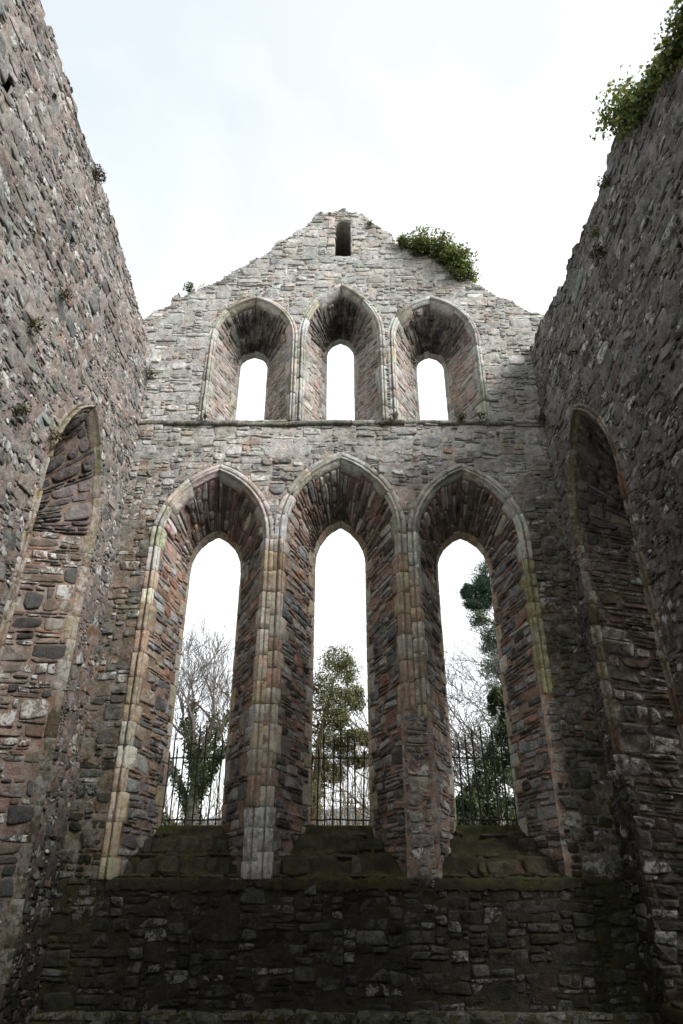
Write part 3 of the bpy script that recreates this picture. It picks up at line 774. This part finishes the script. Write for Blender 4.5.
def branch(buf, p, d, length, rad, depth, prm, tips, col):
    n = 6; pts = [np.array(p)]; d = np.array(d, float); d /= np.linalg.norm(d)
    for i in range(n):
        d = d+rng.normal(0, prm['wig'], 3)+np.array([0, 0, prm['up']]); d /= np.linalg.norm(d)
        pts.append(pts[-1]+d*length/n)
    pts = np.array(pts); r1 = rad*prm['taper']
    tube(buf, pts, np.linspace(rad, r1, n+1), 7 if depth > 3 else (5 if depth > 1 else 3), col)
    tips.append((pts, rad, depth))
    if depth <= 0: return
    nb = prm['nb'][min(depth, len(prm['nb'])-1)]
    for k in range(nb):
        t = rng.uniform(.35, 1) if k else 1.0
        i = min(n-1, int(t*n)); base = pts[i]+(pts[i+1]-pts[i])*(t*n-i) if i < n else pts[-1]
        side = rng.normal(size=3); side -= d*side.dot(d); side /= np.linalg.norm(side)
        sp = prm['spread']*rng.uniform(.5, 1.2)*(1 if k else .5)
        branch(buf, base, d*math.cos(sp)+side*math.sin(sp), length*rng.uniform(.55, .85), max(prm['rmin'], (rad+(r1-rad)*t)*rng.uniform(.5, .75)), depth-1, prm, tips, col)

TREEG = 'trees beyond the east windows'
IVY_PAL = [(.035, .06, .016), (.05, .085, .02), (.028, .045, .016), (.075, .11, .03), (.06, .075, .025)]
# ivy-clad bare tree seen in the left lancet
rng = np.random.default_rng(5)
gz0 = float(ground_z(np.array(-4.0), np.array(20.0)))
t1 = thing('bare_tree', (-4.0, 20, gz0), 'leafless tree with ivy wrapped round its forked trunk, behind the left railing', 'tree', TREEG)
b_ = Buf(); tips = []; bc = (.12, .10, .085)
tr = np.array([(-4.0, 20, gz0-.1), (-3.98, 20, gz0+1.2), (-4.02, 20, gz0+2.4), (-3.95, 20, gz0+3.3)])
tube(b_, tr, np.array([.26, .2, .17, .15]), 9, bc); b_.build('trunk', BARK, t1)
b_ = Buf()
prm = dict(wig=.13, up=.05, taper=.45, nb=[3, 4, 5, 4, 3], spread=.66, rmin=.008)
for (p, d, L, r) in (((-3.95, 20, gz0+3.2), (.25, .1, 1), 1.7, .12), ((-4.0, 20, gz0+2.9), (-.3, .3, 1), 1.9, .11), ((-4.0, 20, gz0+2.0), (-.75, 0, 1.0), 1.9, .10), ((-3.95, 20, gz0+2.5), (1.0, -.2, .8), 1.5, .07),
                      ((-4.0, 20, gz0+1.4), (-.85, .1, .9), 1.7, .09), ((-3.98, 20, gz0+3.3), (-.08, .2, 1), 2.0, .11), ((-3.95, 20, gz0+3.2), (.45, -.2, 1), 1.8, .09), ((-3.97, 20, gz0+3.1), (.7, .3, 1), 1.6, .08)):
    branch(b_, p, d, L, r, 4, prm, tips, bc)
b_.build('branches', BARK, t1)
b_ = Buf()
pts = [tr[0]*(1-t)+tr[1]*t for t in rng.random(20)]
cen = []
for (pp, r, dp) in [(tr, .2, 5)]+[x for x in tips if x[2] == 4]:
    for k in range(int(1100*(1.4 if dp == 5 else .75))):
        t = rng.random()**1.1*(len(pp)-1); i = int(min(t, len(pp)-2)); c = pp[i]+(pp[i+1]-pp[i])*(t-i)
        d = rng.normal(size=3); d /= np.linalg.norm(d); cen.append(c+d*(r+rng.uniform(0, .13)*(1.3-.8*t/(len(pp)-1))))
leaves(b_, np.array(cen), .075, IVY_PAL); b_.build('ivy', LEAF, t1)

# tall evergreen in the middle lancet
rng = np.random.default_rng(21)
def at_px(x, z): return x, z
CY = 19.0; gz1 = float(ground_z(np.array(-.7), np.array(CY)))
t2 = thing('evergreen_tree', (-.75, CY, gz1), 'olive green evergreen tree with a rounded leaning top, seen through the middle lower lancet', 'tree', TREEG)
b_ = Buf(); tube(b_, [(-.75, CY, gz1-.1), (-.72, CY, gz1+2), (-.6, CY, gz1+4), (-.2, CY, gz1+5.8)], [.16, .13, .09, .03], 8, (.13, .095, .07))
for k in range(16):
    z = gz1+rng.uniform(2.2, 5.6); a_ = rng.uniform(0, 6.28); L = rng.uniform(.4, 1.0)
    tube(b_, [(-.65, CY, z), (-.65+L*.6*math.cos(a_), CY+L*.6*math.sin(a_), z+.1), (-.6+L*math.cos(a_), CY+L*math.sin(a_), z+.05)], [.035, .022, .008], 5, (.13, .095, .07))
b_.build('trunk', BARK, t2)
b_ = Buf()
EV = [(.10, .115, .042), (.14, .145, .055), (.065, .08, .032), (.17, .16, .07), (.12, .11, .055)]
clumpy(b_, [((-.10, CY, 7.45), (.5, .5, .42)), ((.12, CY+.1, 7.1), (.36, .4, .4)), ((-.4, CY, 6.7), (.55, .5, .5)), ((-.85, CY, 6.2), (.6, .5, .55)), ((-.4, CY, 5.9), (.5, .5, .5)), ((-.8, CY, 5.3), (.5, .5, .5)),
            ((-.15, CY, 5.2), (.5, .4, .33)), ((.4, CY, 5.25), (.45, .4, .28)), ((.75, CY, 5.2), (.3, .4, .22)), ((-.6, CY, 4.65), (.4, .4, .35)), ((.1, CY, 4.8), (.35, .3, .33)), ((-.9, CY, 4.1), (.3, .3, .45)), ((-.6, CY, 4.1), (.35, .3, .4)), ((-.2, CY, 4.35), (.3, .3, .3)), ((-.85, CY, 3.5), (.35, .3, .4)), ((.35, CY+.3, 6.4), (.3, .3, .35)), ((.05, CY, 6.3), (.35, .4, .4)), ((-.05, CY, 5.75), (.4, .4, .3)), ((.5, CY, 4.75), (.22, .3, .3))], 760, .065, EV, aspect=.5, sub=.62)
b_.build('crown', LEAF, t2)

# bare saplings and shrub stems in the middle lancet
t3 = thing('bare_shrub', (.25, 17.5, float(ground_z(np.array(.25), np.array(17.5)))), 'fan of bare brown shrub stems behind the middle railing', 'shrub')
b_ = Buf(); tips = []; prm = dict(wig=.07, up=.04, taper=.4, nb=[2, 3, 3], spread=.42, rmin=.006)
for k in range(17):
    x = rng.uniform(-.55, .85); dz = rng.uniform(1.6, 2.6)
    branch(b_, (.2+(x-.2)*.4, 17.5+rng.uniform(-.3, .3), 1.0), ((x-.2)*.33, rng.normal(0, .1), 1), dz, rng.uniform(.014, .03), 2, prm, tips, (.20, .145, .085) if k % 3 else (.14, .11, .08))
b_.build('stems', BARK, t3)
t3b = thing('bare_tree', (1.6, 22, float(ground_z(np.array(1.6), np.array(22.)))), 'thin leafless tree beside the evergreen in the middle lower lancet', 'tree', TREEG)
b_ = Buf(); tips = []; tb = float(ground_z(np.array(1.6), np.array(22.)))
tube(b_, [(1.6, 22, tb-.1), (1.58, 22, tb+2), (1.5, 22, tb+4)], [.12, .09, .07], 7, (.13, .115, .10)); b_.build('trunk', BARK, t3b)
b_ = Buf(); prm = dict(wig=.12, up=.03, taper=.45, nb=[3, 3, 4, 4], spread=.7, rmin=.008)
for k in range(8):
    z = tb+rng.uniform(1.6, 4); branch(b_, (1.55, 22, z), (-1 if k % 3 else .8, rng.normal(0, .3), rng.uniform(.5, 1.1)), rng.uniform(1.2, 1.8), .05, 3, prm, tips, (.14, .12, .105))
b_.build('branches', BARK, t3b)

# right lancet: pine, bare tree, green shrub
rng = np.random.default_rng(33)
PY = 21.0; pg = float(ground_z(np.array(5.6), np.array(PY)))
t4 = thing('pine_tree', (5.6, PY, pg), 'tall dark green pine with dense rounded needle pads, seen in the right lower lancet', 'tree', TREEG)
b_ = Buf(); tube(b_, [(5.6, PY, pg-.1), (5.55, PY, pg+3), (5.65, PY, pg+6), (5.5, PY, pg+9.2), (5.4, PY, pg+11)], [.24, .2, .17, .1, .03], 9, (.16, .10, .07))
for (x, z) in ((4.5, 10.35), (4.4, 9.5), (4.6, 8.8), (6.4, 10.9), (6.6, 9.4), (5.2, 11.6)):
    tube(b_, [(5.55, PY, z-.7), ((5.55+x)/2, PY, z-.3), (x, PY, z)], [.07, .045, .015], 6, (.16, .10, .07))
b_.build('trunk', BARK, t4)
b_ = Buf(); SHP = [(.05, .075, .03), (.07, .095, .038)]; PINE = [(.02, .055, .034), (.028, .07, .04), (.016, .042, .028), (.04, .085, .045)]
clumpy(b_, [((4.55, PY, 10.35), (.5, .5, .36)), ((4.25, PY, 10.3), (.34, .4, .28)), ((4.3, PY, 9.85), (.3, .4, .2)), ((4.85, PY, 10.9), (.5, .6, .36)), ((4.6, PY, 9.95), (.42, .5, .26)), ((5.4, PY, 11.3), (.6, .6, .4)), ((5.0, PY, 10.3), (.5, .5, .4)),
            ((6.3, PY, 10.9), (.7, .6, .4)), ((6.5, PY, 9.5), (.7, .6, .4)), ((5.6, PY, 9.0), (.5, .4, .3))], 1300, .075, PINE, aspect=.3, sub=.6)
clumpy(b_, [((4.5, PY, 9.35), (.4, .5, .22)), ((4.95, PY, 9.0), (.5, .5, .35)), ((4.75, PY, 8.45), (.4, .4, .3)), ((5.05, PY, 7.9), (.5, .4, .4)), ((4.95, PY, 7.2), (.5, .4, .45)), ((4.8, PY, 6.5), (.6, .4, .45)), ((4.6, PY, 5.8), (.7, .4, .5)), ((4.75, PY, 7.7), (.4, .4, .3)), ((4.85, PY, 8.75), (.4, .4, .3)), ((4.3, PY, 5.2), (.7, .4, .5))], 560, .075, PINE[:2]+SHP, aspect=.4, sub=.7)
b_.build('crown', LEAF, t4)
BY = 18.0; bg = float(ground_z(np.array(4.9), np.array(BY)))
t5 = thing('bare_tree', (4.9, BY, bg), 'leafless spreading tree whose twigs reach left below the dark pine', 'tree', TREEG)
b_ = Buf(); tips = []; tube(b_, [(4.9, BY, bg-.1), (4.85, BY, bg+1.4), (4.6, BY, bg+3.0)], [.16, .13, .09], 8, (.12, .105, .095)); b_.build('trunk', BARK, t5)
b_ = Buf(); prm = dict(wig=.13, up=.025, taper=.45, nb=[4, 5, 5, 4], spread=.75, rmin=.009)
for k, (z, dx, dz, L) in enumerate(((1.5, -.9, .7, 1.9), (2.0, -1, .45, 2.0), (2.5, -.8, .8, 2.0), (2.9, -.6, 1.0, 2.2), (2.9, -.9, .55, 2.0), (2.8, .1, 1.0, 2.0), (2.6, .8, .8, 1.8), (2.2, .9, .5, 1.6), (3.0, -.35, 1.1, 2.3), (1.9, -1, .75, 2.0), (2.4, -1, .3, 2.1), (2.75, -1, .5, 2.2), (3.0, -.8, .8, 2.3), (3.0, -.5, 1.3, 2.4))):
    branch(b_, (4.75, BY, bg+z), (dx, rng.normal(0, .25), dz), L, .055, 3, prm, tips, (.12, .11, .10))
b_.build('branches', BARK, t5)
SY = 16.0; sg = float(ground_z(np.array(3.6), np.array(SY)))
t6 = thing('evergreen_shrub', (3.6, SY, sg), 'tall dark green leafy shrub filling the foot of the right lower lancet', 'shrub')
b_ = Buf()
for k in range(9): tube(b_, [(3.5+rng.normal(0, .2), SY, sg-.1), (3.5+rng.normal(0, .35), SY+rng.normal(0, .3), sg+1.4), (3.4+rng.normal(0, .6), SY, sg+2.7)], [.05, .03, .008], 5, (.12, .09, .06))
b_.build('stems', BARK, t6)
b_ = Buf(); SH = [(.035, .06, .026), (.055, .085, .034), (.026, .046, .022), (.08, .10, .042), (.065, .065, .034)]
clumpy(b_, [((3.75, SY, 4.7), (.38, .5, .5)), ((3.9, SY, 5.2), (.3, .4, .45)), ((3.35, SY, 3.85), (.5, .5, .45)), ((3.0, SY, 3.2), (.5, .5, .42)), ((3.5, SY, 3.1), (.5, .5, .5)), ((2.65, SY, 2.9), (.35, .5, .4)), ((3.2, SY, 2.5), (.8, .5, .4)), ((4.2, SY, 3.9), (.5, .5, .8)), ((3.55, SY, 4.3), (.4, .5, .4)), ((3.05, SY, 3.55), (.35, .5, .35)), ((2.75, SY, 3.25), (.3, .5, .4)), ((3.9, SY, 2.9), (.5, .5, .5)), ((3.6, SY, 5.55), (.22, .3, .35)), ((3.95, SY, 5.75), (.25, .3, .4))], 900, .075, SH, aspect=.5)
b_.build('crown', LEAF, t6)
# low evergreen and hedge below the left tree
t7 = thing('low_shrub', (-3.5, 16.5, 1), 'low dark bush at the foot of the left lower lancet', 'shrub')
b_ = Buf(); clumpy(b_, [((-3.75, 16.5, 2.55), (.35, .4, .3)), ((-3.45, 16.5, 2.6), (.3, .4, .3)), ((-3.1, 16.6, 2.4), (.4, .4, .25))], 800, .06, SH, aspect=.5); b_.build('crown', LEAF, t7)
b_ = Buf()
for k in range(7): tube(b_, [(-3.45, 16.5, .8), (-3.45+rng.normal(0, .25), 16.5+rng.normal(0, .1), 1.6), (-3.45+rng.normal(0, .35), 16.5, 2.6)], [.03, .02, .006], 5, (.12, .09, .06))
b_.build('stems', BARK, t7)
hg = thing('hedge', (0, 27, float(ground_z(np.array(0.), np.array(27.)))), 'long brown tangled winter hedge on the rising lawn behind the trees', 'hedge')
hedge = Buf(); HG = [(.13, .11, .07), (.17, .14, .09), (.10, .105, .055), (.20, .16, .11), (.12, .13, .06)]; hs = Buf()
for x in np.arange(-12, 12, .5):
    y = 27+rng.normal(0, .5); z = float(ground_z(np.array(x), np.array(y))); H = 3.5+.6*math.sin(x*1.3)+rng.normal(0, .2)
    clumpy(hedge, [((x, y, z+H*.35), (.5, .5, H*.42))], 200, .10, HG, aspect=.35)
    for k in range(7): tube(hs, [(x+rng.normal(0, .2), y, z-.1), (x+rng.normal(0, .3), y+rng.normal(0, .2), z+H*.5), (x+rng.normal(0, .5), y+rng.normal(0, .3), z+H*rng.uniform(.8, 1.35))], [.03, .018, .008], 4, (.16, .125, .09))
hedge.build('foliage', LEAF, hg); hs.build('stems', BARK, hg)

# ivy on the gable and on the right wall
rng = np.random.default_rng(44)
IV = [(.095, .145, .05), (.12, .17, .06), (.06, .10, .038), (.20, .22, .07), (.24, .22, .08)]
def ivy_patch(name, line, n, size, off, label, rad=(.2, .28, .16)):
    line = np.array(line, float); o = thing(name, tuple(line[0]), label, 'ivy')
    b_ = Buf()
    for k in range(10):
        t0 = 0 if k == 0 else rng.uniform(0, len(line)-1.3); seg = []
        for t in np.linspace(t0, len(line)-1.01 if k == 0 else min(len(line)-1.01, t0+1.2), 6):
            i = int(t); seg.append(line[i]+(line[i+1]-line[i])*(t-i)+rng.normal(0, .05, 3)+np.array(off)*.3)
        tube(b_, seg, np.linspace(.02, .008, 6), 5, (.10, .075, .05))
    b_.build('stems', BARK, o)
    b_ = Buf(); bl = []
    for k in range(n):
        t = rng.uniform(0, len(line)-1.01); i = int(t); c = line[i]+(line[i+1]-line[i])*(t-i)+rng.normal(0, .09, 3)+np.array(off)*rng.uniform(0, 1)
        bl.append((c, np.array(rad)*rng.uniform(.6, 1.2)))
    clumpy(b_, bl[::2], 165, size, IV, aspect=.8, sub=.75); clumpy(b_, bl[1::2], 150, size*.7, [tuple(.62*q for q in c) for c in IV], aspect=.8, sub=.6); clumpy(b_, [(c, r*1.25) for c, r in bl[::3]], 30, size*1.3, IV[3:]+IV[:1], aspect=.7, sub=.8)
    b_.build('leaves', LEAF, o); return o
ivy_patch('ivy', [(1.44, 9.93, 13.70), (1.65, 9.93, 13.60), (1.95, 9.93, 13.46), (2.2, 9.93, 13.24), (2.4, 9.93, 13.0), (2.64, 9.93, 12.72)], 42, .05, (.02, 0, .10), 'green ivy clump growing along the right slope of the gable top')
ivy_patch('ivy', [(3.8, 3.0, 9.1), (3.78, 3.7, 9.38), (3.75, 4.3, 9.75), (3.74, 4.9, 10.08), (3.72, 5.3, 10.24)], 54, .052, (-.03, .05, .16), 'yellow green ivy bush hanging over the broken top of the right wall', (.20, .26, .2))

# small tufts rooted in the joints
TP = [(.06, .07, .02), (.09, .09, .03), (.04, .05, .018), (.10, .075, .035)]
TB = [(.075, .055, .03), (.10, .075, .04), (.05, .04, .022)]
def tuft(p, n, r, size, pal, label, nrm):
    o = tag(bpy.data.objects.new('wall_plant', None), label, 'plant', 'small plants rooted in the walls'); COL.objects.link(o); o.location = p
    b_ = Buf(); nrm = np.array(nrm, float)
    q, d = blob_points(n, np.array(p)+nrm*r*.4, (r, r, r*.9), .1); leaves(b_, q, size, pal, d, .45)
    b_.build('leaves', LEAF, o)
    b_ = Buf()
    for k in range(7):
        e = rng.normal(size=3)+nrm*1.3+np.array([0, 0, .3]); e /= np.linalg.norm(e)
        tube(b_, [np.array(p)-nrm*.03, np.array(p)+e*r*.6, np.array(p)+e*r*1.25-np.array([0, 0, r*.2])], [.006, .004, .002], 3, (.10, .08, .04))
    b_.build('stems', BARK, o)
E_ = (0, -1, .2); L_ = (1, 0, .2); R_ = (-1, 0, .2)
tuft((-3.1, 9.97, 12.36), 110, .13, .06, TP, 'small green plant on the left slope of the gable edge', E_)
tuft((.62, 9.97, 14.35), 60, .09, .05, TB, 'tiny brown tuft beside the gable peak', E_)
tuft((1.3, 9.95, 13.62), 60, .09, .05, TP, 'small green tuft just under the left end of the gable ivy', E_)
tuft((1.55, 9.95, 13.4), 50, .08, .05, TP, 'little green tuft below the middle of the gable ivy', E_)
tuft((2.3, 9.95, 13.0), 60, .11, .05, [(.16, .15, .05), (.2, .17, .06)], 'yellow leafy sprig at the lower edge of the gable ivy', E_)
tuft((2.5, 9.9, 9.08), 120, .10, .045, TP, 'mossy tuft on the string course right of the right upper window', E_)
tuft((2.16, 9.93, 9.08), 150, .10, .045, TP, 'larger moss cushion on the string course at the right upper window jamb', E_)
tuft((.95, 9.9, 9.08), 110, .10, .04, TP, 'thin moss tuft on the string course between the middle and right upper windows', E_)
tuft((-2.45, 9.9, 9.08), 70, .09, .045, TB, 'brown moss tuft on the string course under the left upper window', E_)
tuft((3.58, 9.9, 9.05), 130, .15, .05, TB, 'brown fern tuft in the right hand corner at string course level', E_)
tuft((-3.6, 9.93, 10.1), 120, .15, .05, TB, 'brown fern tuft in the left hand corner above the string course', E_)
tuft((-3.66, 6.35, 10.83), 320, .15, .045, TB, 'dry grass tuft overhanging the top edge of the left wall', L_)
tuft((-3.6, 7.0, 6.55), 100, .13, .05, TB, 'brown tuft at the springing of the left wall recess', L_)
tuft((-3.6, 6.33, 8.35), 70, .10, .05, TB, 'brown tuft in the left wall below its small dark hole', L_)
tuft((-3.6, 5.9, 7.4), 80, .11, .05, TP, 'olive tuft in the left wall near the photo edge', L_)
tuft((-3.6, 6.1, 6.3), 90, .12, .05, TP, 'moss tuft in the left wall left of the pointed recess', L_)
tuft((3.6, 6.5, 9.35), 110, .14, .055, TB, 'round dry tuft in the middle of the right wall', R_)
tuft((3.6, 6.5, 9.75), 60, .1, .05, [(.14, .16, .03), (.10, .13, .03)], 'bright green sprig above the dry tuft on the right wall', R_)
tuft((3.6, 5.9, 10.0), 70, .11, .05, [(.10, .12, .03), (.07, .09, .025)], 'green sprig near the top edge of the right wall below its ivy', R_)
tuft((3.6, 8.0, 8.9), 60, .1, .05, TP, 'olive tuft on the right wall above the pointed recess', R_)

# ------------------------------------------------------------------ light, sky, camera
sd = Vector((.68, -.55, .60)).normalized(); el = math.asin(sd.z); az = math.atan2(sd.x, sd.y)
sun = bpy.data.lights.new('sun', 'SUN'); sun.energy = 1.5; sun.angle = R(28); sun.color = (1, .985, .965)
so = bpy.data.objects.new('sun', sun); COL.objects.link(so); so.rotation_euler = (-sd).to_track_quat('-Z', 'Y').to_euler(); so.location = (6, -6, 20)
w_ = bpy.data.worlds.new('World'); scene.world = w_; w_.use_nodes = True
T = NT(w_.node_tree); bgn = w_.node_tree.nodes['Background']
sky = T.n('ShaderNodeTexSky', sky_type='NISHITA'); sky.sun_disc = False; sky.sun_elevation = el; sky.sun_rotation = az; sky.air_density = 1.0; sky.dust_density = 2.0
tc = T.n('ShaderNodeTexCoord').outputs['Generated']
n1 = T.noise(tc, 1.6, 5, .5, .3)
cloud = T.mix(T.rng(n1, .42, .58, 0, 1), (2.36, 2.45, 2.48), (3.3, 3.32, 3.28))
dt = T.n('ShaderNodeVectorMath', operation='DOT_PRODUCT'); T.link(tc, dt.inputs[0]); dt.inputs[1].default_value = Vector((-.46, .42, .82)).normalized()
thin = T.math('MULTIPLY', T.rng(dt.outputs['Value'], .88, 1.02, 0, .9), T.rng(T.noise(tc, 3.2, 5, .6, .4), .3, .6, .55, 1))
cloud = T.mix(thin, cloud, (1.85, 2.08, 2.15))
T.link(T.mix(.90, sky.outputs[0], cloud), bgn.inputs[0]); bgn.inputs[1].default_value = .12

cam = bpy.data.cameras.new('camera'); co_ = bpy.data.objects.new('camera', cam); COL.objects.link(co_)
co_.location = (0, 0, 1.6); co_.rotation_euler = (R(90+29.2), 0, 0)
cam.sensor_fit = 'VERTICAL'; cam.sensor_height = 36; cam.lens = 36*683/1024; cam.clip_end = 2000; cam.clip_start = .05
scene.camera = co_
vs_ = scene.view_settings; vs_.view_transform = 'Standard'; vs_.look = 'None'; vs_.exposure = 1.84; vs_.gamma = 1
scene.cycles.max_bounces = 6; scene.cycles.diffuse_bounces = 4
scene.cycles.use_denoising = True
